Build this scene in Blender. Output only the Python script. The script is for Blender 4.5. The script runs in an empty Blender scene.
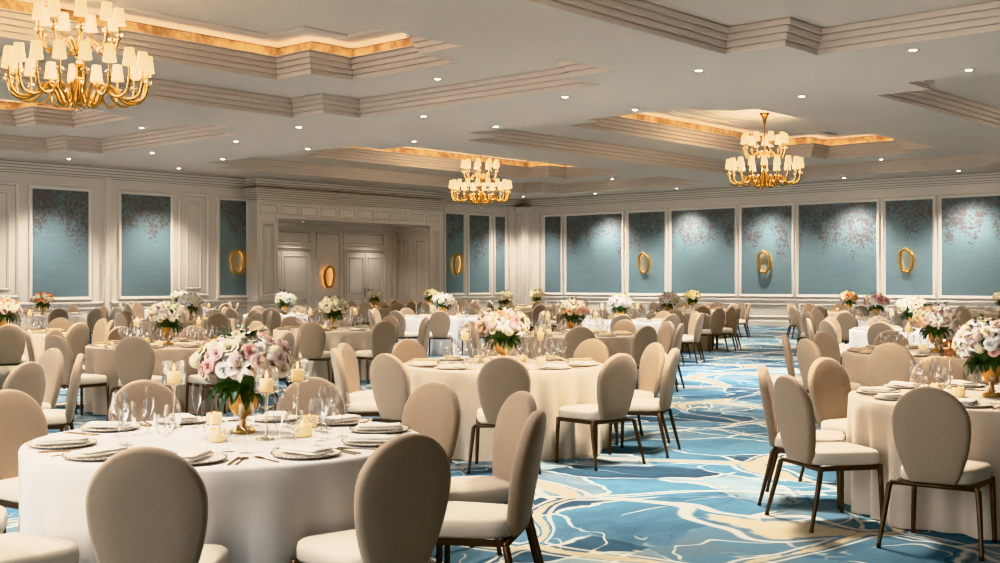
import bpy, math, random
from math import sin, cos, pi, sqrt, atan2, radians
R = random.Random(7)
sc = bpy.context.scene
COL = sc.collection

# ------------------------------------------------------------------ camera frame
F = 1187.0
H = 1.53
DX, DY = 0.7455, 0.6665          # view direction in plan; the room's walls run along X and Y
def ray(px):
    t = (px - 500.0) / F
    return DX + DY * t, DY - DX * t
def at(px, D):
    a, b = ray(px); return a * D, b * D
def at_z(px, py, z):
    D = (z - H) * F / (281.5 - py); return at(px, D)
XW, YW = 36.5, 31.46             # right wall plane, left wall plane
def lx(px, y=YW):
    a, b = ray(px); return a / b * y
def ry(px, x=XW):
    a, b = ray(px); return b / a * x
ZS, ZL, ZG, ZC = 4.83, 5.19, 5.55, 5.80
TZ = 0.765
cam_d = bpy.data.cameras.new('camera'); cam = bpy.data.objects.new('camera', cam_d); COL.objects.link(cam)
cam_d.sensor_width = 36; cam_d.lens = 36 * F / 1000; cam_d.clip_end = 200
cam.location = (0, 0, H); cam.rotation_euler = (pi / 2, 0, atan2(DY, DX) - pi / 2)
sc.camera = cam

# ------------------------------------------------------------------ materials
def lin(c):
    return tuple((v / 12.92 if v <= .04045 else ((v + .055) / 1.055) ** 2.4) for v in (x / 255 for x in c)) + (1,)
class NT:
    def __init__(s, name):
        s.m = bpy.data.materials.new(name); s.m.use_nodes = True
        s.t = s.m.node_tree; s.b = s.t.nodes['Principled BSDF']; s.out = s.t.nodes['Material Output']
    def n(s, typ, ins=None, **kw):
        nd = s.t.nodes.new(typ)
        for k, v in kw.items(): setattr(nd, k, v)
        for k, v in (ins or {}).items():
            if hasattr(v, 'is_output'): s.t.links.new(v, nd.inputs[k])
            else: nd.inputs[k].default_value = v
        return nd
    def L(s, a, b): s.t.links.new(a, b)
    def math(s, op, a, b=0.0, c=None, clamp=False):
        ins = {0: a, 1: b}
        if c is not None: ins[2] = c
        nd = s.n('ShaderNodeMath', ins, operation=op); nd.use_clamp = clamp
        return nd.outputs[0]
    def ss(s, v, a, b, c=0.0, d=1.0):
        return s.n('ShaderNodeMapRange', {0: v, 1: a, 2: b, 3: c, 4: d}, interpolation_type='SMOOTHSTEP').outputs[0]
    def mix(s, f, a, b, mode='MIX'):
        nd = s.n('ShaderNodeMix', data_type='RGBA', blend_type=mode)
        for i, v in ((0, f), (6, a), (7, b)):
            if hasattr(v, 'is_output'): s.L(v, nd.inputs[i])
            else: nd.inputs[i].default_value = v
        return nd.outputs[2]
    def noise(s, vec, scale, detail=2.0, rough=.5, out='Fac'):
        return s.n('ShaderNodeTexNoise', {'Vector': vec, 'Scale': scale, 'Detail': detail, 'Roughness': rough}).outputs[out]
    def bump(s, h, strength=.2, dist=.01):
        nd = s.n('ShaderNodeBump', {'Height': h, 'Strength': strength, 'Distance': dist}); s.L(nd.outputs[0], s.b.inputs['Normal'])
    def pos(s): return s.n('ShaderNodeNewGeometry').outputs['Position']
    def obj(s): return s.n('ShaderNodeTexCoord').outputs['Object']

def plain(name, rgb, rough=.5, metal=0.0, var=.06, scale=8.0, bump=0.0, bscale=200.0, sheen=0.0, trans=0.0, emit=0.0, ergb=None, spec=None):
    s = NT(name); c = lin(rgb)
    v = s.noise(s.obj(), scale, 3)
    dark = tuple(x * (1 - var * 2) for x in c[:3]) + (1,); lite = tuple(min(1, x * (1 + var)) for x in c[:3]) + (1,)
    s.L(s.mix(v, dark, lite), s.b.inputs['Base Color'])
    s.b.inputs['Roughness'].default_value = rough; s.b.inputs['Metallic'].default_value = metal
    if bump: s.bump(s.noise(s.obj(), bscale, 2), bump, .004)
    if sheen: s.b.inputs['Sheen Weight'].default_value = sheen
    if trans: s.b.inputs['Subsurface Weight'].default_value = trans; s.b.inputs['Subsurface Radius'].default_value = (.02, .012, .008)
    if spec is not None: s.b.inputs['Specular IOR Level'].default_value = spec
    if emit:
        s.b.inputs['Emission Color'].default_value = lin(ergb or rgb); s.b.inputs['Emission Strength'].default_value = emit
    return s.m
def glass(name, tint=(250, 252, 255), alpha=.10, rough=.02):
    s = NT(name)
    tr = s.n('ShaderNodeBsdfTransparent', {'Color': lin(tint)})
    gl = s.n('ShaderNodeBsdfGlossy', {'Color': (1, 1, 1, 1), 'Roughness': rough})
    fr = s.n('ShaderNodeLayerWeight', {'Blend': .35}).outputs['Fresnel']
    f = s.math('ADD', s.math('MULTIPLY', fr, .5), alpha, clamp=True)
    mx = s.n('ShaderNodeMixShader', {0: f, 1: tr.outputs[0], 2: gl.outputs[0]})
    s.L(mx.outputs[0], s.out.inputs['Surface']); return s.m
def emission(name, rgb, st):
    s = NT(name); e = s.n('ShaderNodeEmission', {'Color': lin(rgb), 'Strength': st}); s.L(e.outputs[0], s.out.inputs['Surface']); return s.m

M = {}
M['paint'] = plain('warm_white_paint', (234, 226, 218), .45, var=.015, scale=.6)
M['ceil'] = plain('ceiling_plaster', (228, 215, 204), .7, var=.015, scale=.4)
M['shade_line'] = plain('painted_shade_line', (142, 126, 110), .7, var=.02)  # dark colour painting the shade lines under cornice steps and frame mouldings
M['wallpaint'] = plain('wall_paint', (232, 223, 214), .5, var=.015, scale=.6)
M['chairfab'] = plain('taupe_upholstery', (168, 150, 131), .85, var=.05, scale=60, bump=.35, bscale=420, sheen=.25)
M['seatfab'] = plain('cream_seat_upholstery', (217, 207, 193), .7, var=.03, scale=30, bump=.15, bscale=400, sheen=.2)
M['bronze'] = plain('bronze_metal', (98, 82, 70), .36, .8, var=.1)
M['gold'] = plain('polished_gold', (214, 174, 108), .22, 1.0, var=.12, scale=5)
M['antique'] = plain('antique_gold', (204, 164, 102), .36, .8, var=.12, scale=25)
M['cutlery'] = plain('champagne_cutlery', (170, 150, 122), .25, 1.0)
M['china'] = plain('white_china', (232, 226, 218), .18, var=.02)
M['rim'] = plain('beaded_silver_rim', (186, 170, 146), .28, .9)
M['napkin'] = plain('linen_napkin', (226, 221, 214), .85, var=.04, scale=30, bump=.3, bscale=300)
M['napkin_taupe'] = plain('taupe_linen_napkin', (196, 178, 154), .85, var=.04, scale=30, bump=.3, bscale=300)
M['menu'] = plain('charcoal_napkin_ring', (70, 66, 64), .5)
M['wax'] = plain('candle_wax', (250, 236, 206), .5, trans=.3, emit=.25, ergb=(255, 200, 120))
M['frost'] = plain('glowing_frosted_cup', (244, 230, 204), .35, emit=.22, ergb=(255, 206, 132))
M['flame'] = emission('candle_flame', (255, 196, 110), 22)
M['smoke'] = glass('smoked_bronze_glass', (206, 180, 150), .10)
M['glass'] = glass('clear_glass', (252, 252, 252), .02)
M['crystal'] = glass('cut_crystal', (255, 250, 240), .25, .05)
M['leaf'] = plain('dark_leaf', (56, 84, 44), .4, var=.3, scale=14)
M['leaf2'] = plain('fresh_leaf', (96, 120, 60), .45, var=.25, scale=14)
FL = {'blush': (250, 228, 222), 'pink': (244, 206, 198), 'peach': (250, 214, 182), 'cream': (252, 242, 222), 'white': (252, 250, 246),
      'orange': (244, 180, 126), 'mauve': (216, 172, 164), 'yellow': (240, 220, 160)}
for k, c in FL.items(): M['f_' + k] = plain(k + '_petal', c, .55, var=.08, scale=30, trans=.15)
M['stamen'] = plain('stamen', (190, 150, 50), .6)
M['lamp_lens'] = emission('downlight_lens', (255, 240, 220), 30)
M['led'] = emission('cove_led_strip', (255, 234, 208), 8)
M['sconce_led'] = emission('sconce_led', (255, 190, 120), 7)
# lamp shade: glowing pleated fabric, brighter near its foot
s = NT('pleated_shade'); o = s.obj()
sep = s.n('ShaderNodeSeparateXYZ', {0: o}); ang = s.math('ARCTAN2', sep.outputs[1], sep.outputs[0])
pl = s.math('SINE', s.math('MULTIPLY', ang, 30.0)); g = s.n('ShaderNodeMapRange', {0: sep.outputs[2], 1: 0.0, 2: .23, 3: 1.0, 4: .55}).outputs[0]
s.b.inputs['Base Color'].default_value = lin((246, 232, 204)); s.b.inputs['Roughness'].default_value = .8
s.b.inputs['Emission Color'].default_value = lin((255, 222, 166))
s.L(s.math('MULTIPLY', s.math('MULTIPLY_ADD', pl, .12, 1.0), s.math('MULTIPLY', g, 1.15)), s.b.inputs['Emission Strength']); s.bump(pl, .3, .004)
M['shade'] = s.m
# gold leaf in the coves
s = NT('gold_leaf'); p = s.pos(); v = s.ss(s.noise(p, 2.6, 8, .75), .36, .64)
s.L(s.mix(v, lin((150, 122, 86)), lin((210, 188, 152))), s.b.inputs['Base Color']); s.b.inputs['Metallic'].default_value = .0; s.b.inputs['Roughness'].default_value = .5; s.bump(v, .2)
M['goldleaf'] = s.m
# table linen
def linen(name, rgb):
    s = NT(name); c = lin(rgb); v = s.noise(s.obj(), 6, 3)
    s.L(s.mix(v, tuple(x * .93 for x in c[:3]) + (1,), c), s.b.inputs['Base Color']); s.b.inputs['Roughness'].default_value = .75
    s.b.inputs['Sheen Weight'].default_value = .2; s.bump(s.noise(s.obj(), 260, 1), .12, .003); return s.m
M['cl_white'] = linen('white_linen', (226, 228, 232)); M['cl_ivory'] = linen('ivory_linen', (208, 196, 181)); M['cl_taupe'] = linen('taupe_linen', (184, 168, 150)); M['cl_pearl'] = linen('pearl_linen', (214, 210, 206))
# carpet: cream veins flowing between blue watercolour fields
s = NT('patterned_carpet'); p = s.pos()
w1 = s.n('ShaderNodeVectorMath', {0: s.noise(p, .38, 2, .5, 'Color'), 1: (.5, .5, .5)}, operation='SUBTRACT').outputs[0]
w1 = s.n('ShaderNodeVectorMath', {0: w1, 'Scale': 2.0}, operation='SCALE').outputs[0]
q1 = s.n('ShaderNodeVectorMath', {0: p, 1: w1}, operation='ADD').outputs[0]
w2 = s.n('ShaderNodeVectorMath', {0: s.noise(p, 1.6, 3, .55, 'Color'), 1: (.5, .5, .5)}, operation='SUBTRACT').outputs[0]
w2 = s.n('ShaderNodeVectorMath', {0: w2, 'Scale': .42}, operation='SCALE').outputs[0]
q2 = s.n('ShaderNodeVectorMath', {0: q1, 1: w2}, operation='ADD').outputs[0]
def flat(v, k=(1, 1, 0)): return s.n('ShaderNodeVectorMath', {0: v, 1: k}, operation='MULTIPLY').outputs[0]
v1 = s.n('ShaderNodeTexVoronoi', {'Vector': flat(q1), 'Scale': .62}, feature='DISTANCE_TO_EDGE', voronoi_dimensions='2D').outputs['Distance']
wid = s.ss(s.noise(p, .55, 2), .34, .66, .006, .09)
cream = s.ss(s.math('SUBTRACT', wid, s.math('ADD', v1, s.math('MULTIPLY', s.noise(p, 7, 4, .7), .05))), -.006, .012)
rimw = s.ss(s.math('ABSOLUTE', s.math('SUBTRACT', v1, s.math('ADD', wid, .004))), .016, .004)
v2 = s.n('ShaderNodeTexVoronoi', {'Vector': flat(q2), 'Scale': 1.3}, feature='DISTANCE_TO_EDGE', voronoi_dimensions='2D').outputs['Distance']
c2 = s.n('ShaderNodeTexVoronoi', {'Vector': flat(q2), 'Scale': 1.3}, voronoi_dimensions='2D').outputs['Color']
c2 = s.n('ShaderNodeSeparateColor', {0: c2}).outputs[0]
line = s.math('MULTIPLY', s.ss(v2, .032, .012), s.ss(s.noise(p, .9, 2), .42, .5))
dline = s.math('MULTIPLY', s.ss(s.math('ABSOLUTE', s.math('SUBTRACT', v2, .06)), .02, .004), s.ss(s.noise(q2, 1.3, 2), .52, .6))
ton = s.math('ADD', s.math('MULTIPLY', c2, .6), s.math('MULTIPLY', s.noise(q2, 1.7, 5, .65), .55))
ramp = s.n('ShaderNodeValToRGB', {0: ton}); e = ramp.color_ramp.elements
e[0].position = .22; e[0].color = lin((74, 98, 118)); e[1].position = .92; e[1].color = lin((178, 200, 208))
for ps, c in ((.42, (92, 128, 152)), (.60, (122, 162, 184)), (.74, (136, 156, 168))):
    z = e.new(ps); z.color = lin(c)
col = s.mix(s.math('MULTIPLY', s.noise(p, 26, 3, .7), .35), ramp.outputs[0], lin((58, 84, 104)))
col = s.mix(s.math('MULTIPLY', dline, .45), col, lin((54, 70, 88)))
col = s.mix(s.math('MULTIPLY', line, .85), col, lin((222, 226, 220)))
ct = s.math('ABSOLUTE', s.math('SUBTRACT', s.math('FRACT', s.math('MULTIPLY', s.noise(q1, .8, 3, .5), 7.0)), .5))
cl_ = s.math('MULTIPLY', s.ss(ct, .04, .012), s.ss(s.noise(p, 1.2, 2), .44, .54))
col = s.mix(s.math('MULTIPLY', cl_, .75), col, lin((226, 226, 214)))
crm = s.mix(s.noise(q2, 2.2, 4), lin((190, 178, 152)), lin((228, 222, 206)))
crm = s.mix(s.math('MULTIPLY', s.ss(s.noise(p, 14, 4, .7), .5, .7), .4), crm, lin((170, 160, 140)))
crm = s.mix(s.math('MULTIPLY', dline, .5), crm, lin((150, 140, 126)))
col = s.mix(s.math('MULTIPLY', rimw, .7), col, lin((236, 232, 220)))
col = s.mix(cream, col, crm)
col = s.mix(1.0, col, (.80, .775, .755, 1), 'MULTIPLY')
s.L(col, s.b.inputs['Base Color']); s.b.inputs['Roughness'].default_value = .95; s.b.inputs['Specular IOR Level'].default_value = .1
s.bump(s.noise(p, 160, 2), .4, .006)
M['carpet'] = s.m
# mural: teal silk with brown blossom falling from the top
s = NT('blossom_mural'); tc = s.n('ShaderNodeTexCoord'); o = tc.outputs['Object']
rnd = s.n('ShaderNodeObjectInfo').outputs['Random']
off = s.n('ShaderNodeCombineXYZ', {0: s.math('MULTIPLY', rnd, 40.0), 1: s.math('MULTIPLY', rnd, 17.0), 2: 0.0}).outputs[0]
q = s.n('ShaderNodeVectorMath', {0: o, 1: off}, operation='ADD').outputs[0]
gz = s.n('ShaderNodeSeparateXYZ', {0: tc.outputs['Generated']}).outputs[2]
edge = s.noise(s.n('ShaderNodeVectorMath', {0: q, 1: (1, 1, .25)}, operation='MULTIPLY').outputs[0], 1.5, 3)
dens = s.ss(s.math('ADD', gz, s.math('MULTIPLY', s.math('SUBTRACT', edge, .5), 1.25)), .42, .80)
cl = s.n('ShaderNodeTexVoronoi', {'Vector': q, 'Scale': 8.5}).outputs['Distance']
cl2 = s.n('ShaderNodeTexVoronoi', {'Vector': q, 'Scale': 15.0}).outputs['Distance']
nz = s.noise(q, 2.4, 5, .6)
thr = s.math('MULTIPLY', dens, s.math('ADD', -.04, s.math('MULTIPLY', nz, 1.1)))
mk = s.math('MAXIMUM', s.ss(s.math('SUBTRACT', thr, cl), -.04, .12), s.math('MULTIPLY', s.ss(s.math('SUBTRACT', thr, cl2), -.1, .06), .8))
silk = s.mix(s.noise(s.n('ShaderNodeVectorMath', {0: q, 1: (1, 1, 6)}, operation='MULTIPLY').outputs[0], 3, 5, .6), lin((128, 148, 154)), lin((144, 164, 170)))
flow = s.mix(s.noise(q, 11, 3), lin((98, 90, 90)), lin((146, 132, 128)))
silk = s.mix(s.ss(gz, .62, 1.02, 0, .25), silk, lin((84, 94, 98)))  # darker towards the top: painted tone plus shade put into the colour
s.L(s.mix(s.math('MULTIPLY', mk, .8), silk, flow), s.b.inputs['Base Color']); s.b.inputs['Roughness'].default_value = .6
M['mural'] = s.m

# ------------------------------------------------------------------ mesh helpers
class MB:
    def __init__(s): s.v = []; s.f = []; s.mi = []; s.sm = []
    def add(s, vs, fs, mi=0, smooth=False):
        b = len(s.v); s.v += [tuple(v) for v in vs]
        for f in fs: s.f.append(tuple(b + i for i in f)); s.mi.append(mi); s.sm.append(smooth)
    def box(s, x0, x1, y0, y1, z0, z1, mi=0):
        vs = [(x, y, z) for z in (z0, z1) for y in (y0, y1) for x in (x0, x1)]
        s.add(vs, [(0, 2, 3, 1), (4, 5, 7, 6), (0, 1, 5, 4), (2, 6, 7, 3), (0, 4, 6, 2), (1, 3, 7, 5)], mi)
    def loops(s, ls, closed=True, cap0=False, cap1=False, mi=0, smooth=True):
        n = len(ls[0]); vs = [p for l in ls for p in l]; fs = []
        for i in range(len(ls) - 1):
            for j in range(n if closed else n - 1):
                k = (j + 1) % n; fs.append((i * n + j, i * n + k, (i + 1) * n + k, (i + 1) * n + j))
        if cap0: fs.append(tuple(reversed(range(n))))
        if cap1: fs.append(tuple(range((len(ls) - 1) * n, len(ls) * n)))
        s.add(vs, fs, mi, smooth)
    def lathe(s, prof, n=24, mi=0, c=(0, 0, 0), smooth=True, cap0=False, cap1=False):
        s.loops([[(c[0] + r * cos(2 * pi * j / n), c[1] + r * sin(2 * pi * j / n), c[2] + z) for j in range(n)] for r, z in prof], mi=mi, smooth=smooth, cap0=cap0, cap1=cap1)
    def tube(s, pts, rad, n=8, mi=0, closed=False):
        from mathutils import Vector
        P = [Vector(p) for p in pts]; ls = []; prev = None
        for i, p in enumerate(P):
            if closed: t = P[(i + 1) % len(P)] - P[i - 1]
            else: t = P[min(i + 1, len(P) - 1)] - P[max(i - 1, 0)]
            t.normalize()
            if prev is None:
                up = Vector((0, 0, 1)) if abs(t.z) < .9 else Vector((1, 0, 0)); a = t.cross(up).normalized()
            else: a = (prev - t * prev.dot(t)).normalized()
            prev = a; b = t.cross(a); r = rad[i] if isinstance(rad, (list, tuple)) else rad
            ls.append([tuple(p + a * (r * cos(2 * pi * j / n)) + b * (r * sin(2 * pi * j / n))) for j in range(n)])
        if closed: ls.append(ls[0]); s.loops(ls, mi=mi)
        else: s.loops(ls, mi=mi, cap0=True, cap1=True)
    def mesh(s, name, mats):
        me = bpy.data.meshes.new(name); me.from_pydata(s.v, [], s.f)
        for m in mats: me.materials.append(m)
        me.polygons.foreach_set('material_index', s.mi); me.polygons.foreach_set('use_smooth', s.sm); me.update(); return me
def obj(name, data, parent=None, loc=(0, 0, 0), rot=(0, 0, 0), scale=None):
    o = bpy.data.objects.new(name, data); COL.objects.link(o); o.parent = parent; o.location = loc; o.rotation_euler = rot
    if scale: o.scale = scale if isinstance(scale, (list, tuple)) else (scale,) * 3
    return o
def tag(o, label, cat, group=None):
    o['label'] = label; o['category'] = cat
    if group: o['group'] = group
    return o
def thing(name, label, cat, loc, rz=0, group=None):
    o = obj(name, None, None, loc, (0, 0, rz)); o.empty_display_size = .1; return tag(o, label, cat, group)
def struct(name, mb, mats, parent=None):
    o = obj(name, mb.mesh(name, mats) if isinstance(mb, MB) else mb, parent)
    if parent is None: o['kind'] = 'structure'
    return o
def dup(src, parent=None):
    c = src.copy(); COL.objects.link(c); c.parent = parent
    for ch in list(src.children): dup(ch, c)
    return c

# ------------------------------------------------------------------ room shell
mb = MB(); mb.add([(-8, -8, 0), (XW + .2, -8, 0), (XW + .2, YW + 3, 0), (-8, YW + 3, 0)], [(0, 1, 2, 3)]); struct('floor', mb, [M['carpet']])
CX, CY, HX, HY, NO = (8.25, 26.95), (5.05, 15.05, 25.05), 7.75, 4.0, .96
XMIN, YMIN = -1.5, -1.0
def notched(cx, cy, q):
    a, b, n = HX - q, HY - q, NO
    p = [(a, b - n), (a - n, b - n), (a - n, b), (-a + n, b), (-a + n, b - n), (-a, b - n), (-a, -b + n), (-a + n, -b + n), (-a + n, -b), (a - n, -b), (a - n, -b + n), (a, -b + n)]
    return [(cx + x, cy + y) for x, y in p]
# soffit with notched openings
xs = sorted({XMIN, XW + .2} | {c + k for c in CX for k in (-HX, -HX + NO, HX - NO, HX)}); ys = sorted({YMIN, YW + .2} | {c + k for c in CY for k in (-HY, -HY + NO, HY - NO, HY)})
xs = [x for x in xs if x >= XMIN]; ys = [y for y in ys if y >= YMIN]
mb = MB()
for i in range(len(xs) - 1):
    for j in range(len(ys) - 1):
        mx, my = (xs[i] + xs[i + 1]) / 2, (ys[j] + ys[j + 1]) / 2; hole = False
        for cx in CX:
            for cy in CY:
                ax, ay = abs(mx - cx), abs(my - cy)
                if ax < HX and ay < HY and not (ax > HX - NO and ay > HY - NO): hole = True
        if not hole: mb.add([(xs[i], ys[j], ZS), (xs[i + 1], ys[j], ZS), (xs[i + 1], ys[j + 1], ZS), (xs[i], ys[j + 1], ZS)], [(3, 2, 1, 0)])
struct('ceiling', mb, [M['ceil']])
def steps(q, z, n=4, rise=.36, run=.2):
    out = [(q, z)]; r = rise / n; w = run / n
    for k in range(n):
        out += [(q + w * k, z + r * (k + 1) - .022), (q + w * k - .022, z + r * (k + 1) - .022), (q + w * k - .022, z + r * (k + 1)), (q + w * (k + 1), z + r * (k + 1))]
    return out
tn = 0
for cx in CX:
    for cy in CY:
        tn += 1; mb = MB()
        prof = steps(0, ZS) + steps(1.68, ZL) + [(1.88, ZG + .02), (1.79, ZG + .02), (1.79, ZG - .08), (1.60, ZG - .08)]
        mb.loops([[(x, y, z) for x, y in notched(cx, cy, q)] for q, z in prof], smooth=False)
        prof = [(1.55, ZC), (2.36, ZC), (2.36, ZC - .035), (2.40, ZC - .05), (2.46, ZC - .03), (2.46, ZC)]
        mb.loops([[(x, y, z) for x, y in notched(cx, cy, q)] for q, z in prof], smooth=False)
        mb.add([(x, y, ZC) for x, y in notched(cx, cy, 2.46)], [(0, 11, 10, 1), (1, 10, 7, 4), (2, 1, 4, 3), (4, 7, 6, 5), (10, 9, 8, 7)])
        o = struct('trim_%d' % tn, mb, [M['ceil']])
        g = MB(); g.loops([[(x, y, z) for x, y in notched(cx, cy, q)] for q, z in ((1.60, ZG - .08), (1.57, ZC - .02), (1.55, ZC))], smooth=False); struct('gold_leaf_band', g, [M['goldleaf']], o)
        g = MB(); g.loops([[(x, y, z) for x, y in notched(cx, cy, q)] for q, z in ((1.70, ZG - .075), (1.70, ZG - .05), (1.76, ZG - .05), (1.76, ZG - .075))], smooth=False); struct('light_strip', g, [M['led']], o)

# portal and recess measures
d_p = .55; YP = YW - d_p
xp0, xp1 = lx(257.5, YP), lx(442, YP)
xo0, xo1 = lx(278.5, YP), lx(429, YP)
ZO = 3.55
YB = ry(398, xo1)                                 # back wall of the recess
def wallmap(kind, base):
    if kind == 'L': return lambda u, n, z: (u, base - n, z)
    return lambda u, n, z: (base - n, u, z)
mL, mP, mB_, mR = wallmap('L', YW), wallmap('L', YP), wallmap('L', YB), wallmap('R', XW)
FRAME = [(0, 0), (0, .03), (.018, .05), (.04, .05), (.055, .03), (.085, .022), (.09, 0)]
def frame(mb, mp, u0, u1, z0, z1, prof=FRAME, k=1.0, mi=0, gi=1):
    ls = []
    for w, n in prof:
        w *= k; n *= k; ls.append([mp(u0 + w, n, z0 + w), mp(u1 - w, n, z0 + w), mp(u1 - w, n, z1 - w), mp(u0 + w, n, z1 - w)])
    mb.loops(ls, smooth=False, mi=mi)
    for w, n, w2 in ((.088 * k / k * kk, .004, .10 * kk) for kk in (k,)): mb.loops([[mp(u0 + q, n, z0 + q), mp(u1 - q, n, z0 + q), mp(u1 - q, n, z1 - q), mp(u0 + q, n, z1 - q)] for q in (w, w2)], smooth=False, mi=gi)
def wbox(mb, mp, u0, u1, n0, n1, z0, z1, mi=0):
    a = mp(u0, n0, z0); b = mp(u1, n1, z1)
    mb.box(min(a[0], b[0]), max(a[0], b[0]), min(a[1], b[1]), max(a[1], b[1]), z0, z1, mi)
mb = MB()
mb.box(2, xp0, YW, YW + .15, 0, ZS); mb.box(xp1, XW + .15, YW, YW + .15, 0, ZS)
mb.box(xp0, xo0, YP, YW + .15, 0, ZS); mb.box(xo1, xp1, YP, YW + .15, 0, ZS); mb.box(xo0, xo1, YP, YW + .15, ZO, ZS)
struct('wall_left', mb, [M['wallpaint']])
mb = MB(); mb.box(xo0 - .15, xo0, YW + .15, YB + .1, 0, ZO + .3); mb.box(xo1, xo1 + .15, YW + .15, YB + .1, 0, ZO + .3); mb.box(xo0 - .15, xo1 + .15, YB, YB + .1, 0, ZO + .3)
mb.box(xo0, xo1, YW + .15, YB, ZO, ZO + .1); struct('wall_recess', mb, [M['wallpaint']])
mb = MB(); mb.box(XW, XW + .15, 8, YW, 0, ZS); struct('wall_right', mb, [M['wallpaint']])
# swept trims along the two walls (cornice, rail, baseboard)
path_full = [(2, YW), (xp0, YW), (xp0, YP), (xp1, YP), (xp1, YW), (XW, YW), (XW, 8)]
def sweep(mb, path, prof, mi=0):
    n = len(path); ls = []
    for i, (x, y) in enumerate(path):
        ds = []
        if i > 0: dx, dy = x - path[i - 1][0], y - path[i - 1][1]; l = math.hypot(dx, dy); ds.append((dy / l, -dx / l))
        if i < n - 1: dx, dy = path[i + 1][0] - x, path[i + 1][1] - y; l = math.hypot(dx, dy); ds.append((dy / l, -dx / l))
        if len(ds) == 2 and abs(ds[0][0] * ds[1][0] + ds[0][1] * ds[1][1]) < .5: nx, ny = ds[0][0] + ds[1][0], ds[0][1] + ds[1][1]
        else: nx, ny = ds[0]
        ls.append([(x + nx * a, y + ny * a, z) for a, z in prof])
    mb.loops(ls, closed=False, smooth=False, mi=mi)
CORN, SHADE_LINES = [(0, 4.50), (.03, 4.50), (.03, 4.53)], []
for k in range(4):
    a = .03 + .075 * k; z = 4.53 + .075 * k
    CORN += [(a, z + .045), (a + .02, z + .055), (a + .02, z + .075), (a + .075, z + .075)]; SHADE_LINES.append([(a + .001, z + .045), (a + .024, z + .057)])
CORN += [(.33, ZS)]
mb = MB(); sweep(mb, path_full, CORN)
for g in SHADE_LINES: sweep(mb, path_full, [(g[0][0] + .004, g[0][1] - .012), (g[0][0] + .004, g[0][1] + .004)], 1)  # dark strips that paint the shade under each cornice step
sweep(mb, path_full, [(.036, 4.50), (.036, 4.512)], 1)
struct('trim_7', mb, [M['paint'], M['shade_line']])
RAIL = [(0, .84), (.03, .84), (.04, .88), (.06, .89), (.06, .93), (.03, .95), (0, .95)]
BASE = [(.03, 0), (.03, .17), (.02, .2), (.0, .22)]
segA, segB = [(2, YW), (xp0, YW), (xp0, YP), (xo0, YP)], [(xo1, YP), (xp1, YP), (xp1, YW), (XW, YW), (XW, 8)]
mb = MB(); sweep(mb, segA, RAIL); sweep(mb, segB, RAIL); struct('trim_8', mb, [M['paint']])
mb = MB(); sweep(mb, segA, BASE); sweep(mb, segB, BASE); struct('baseboard_left', mb, [M['paint']])
# portal crown and its panel row
PCR = [(0, 4.08)]
for k in range(6):
    a = .034 * (k + 1); z = 4.10 + .07 * k; PCR += [(a, z), (a, z + .05), (a - .03, z + .05), (a - .03, z + .07)]
PG = [(.034 * (k + 1) + .003, 4.10 + .07 * k + .04) for k in range(6)]
PCR += [(.22, 4.52)]
mb = MB(); sweep(mb, [(xp0, YW), (xp0, YP), (xp1, YP), (xp1, YW)], PCR)
for a, z in PG: sweep(mb, [(xp0, YW), (xp0, YP), (xp1, YP), (xp1, YW)], [(a, z), (a, z + .012)], 1)
n = 10; w = (xp1 - xp0 - .1) / n
for k in range(n): frame(mb, mP, xp0 + .05 + w * k + .05, xp0 + .05 + w * (k + 1) - .05, ZO + .1, 4.04, k=.7)
for a, b in ((xp0, xo0), (xo1, xp1)):
    frame(mb, mP, a + .12, b - .12, 1.05, ZO - .1); frame(mb, mP, a + .25, b - .25, 1.18, ZO - .23, k=.6); frame(mb, mP, a + .12, b - .12, .3, .8)
frame(mb, mP, xo0 - .12, xo1 + .12, -.3, ZO + .12, k=1.2)
struct('trim_9', mb, [M['paint'], M['shade_line']])
# recess mouldings on back and right side walls
mb = MB()
u_c0, u_c1 = lx(316, YB), lx(341, YB)
frame(mb, mB_, u_c0, u_c1, .3, 3.3); frame(mb, mB_, xo0 + .1, lx(311, YB), 2.8, 3.32); frame(mb, mB_, lx(343, YB), lx(385, YB), 2.8, 3.32)
frame(mb, mB_, lx(388, YB), xo1 - .15, .3, 3.2)
mS = wallmap('R', xo1); frame(mb, mS, YW + .4, YW + 1.2, .3, 3.1); frame(mb, mS, YW + 1.5, YB - .2, .3, 3.1); frame(mb, mS, YP + .1, YW + .2, .3, 3.1)
sweep(mb, [(xo0, YB), (xo1, YB), (xo1, YP)], [(0, 3.4), (.05, 3.4), (.05, 3.44), (.1, 3.48), (.12, ZO)])
struct('trim_10', mb, [M['paint'], M['shade_line']])
# double doors at the back of the recess
def door(nm, u0, u1):
    mb = MB(); frame(mb, mB_, u0 - .12, u1 + .12, -.2, 2.72, k=1.3); o = struct(nm, mb, [M['paint'], M['shade_line']])
    um = (u0 + u1) / 2
    for a, b, hs in ((u0 + .01, um - .008, -1), (um + .008, u1 - .01, 1)):
        l = MB(); wbox(l, mB_, a, b, .0, .05, .01, 2.55)
        m2 = lambda u, n, z: mB_(u, n + .05, z)
        frame(l, m2, a + .1, b - .1, 1.1, 2.42, k=.6); frame(l, m2, a + .1, b - .1, .2, .95, k=.6)
        lo = struct('door_leaf', l, [M['paint'], M['shade_line']], o)
        hnd = MB(); hu = um + hs * .09; hnd.tube([mB_(hu, .05, .95), mB_(hu, .11, .97), mB_(hu, .11, 1.25), mB_(hu, .05, 1.27)], .012); struct('door_handle', hnd, [M['bronze']], lo)
door('door_1', xo0 + .12, lx(309, YB)); door('door_2', lx(346, YB), lx(383, YB))

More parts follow.
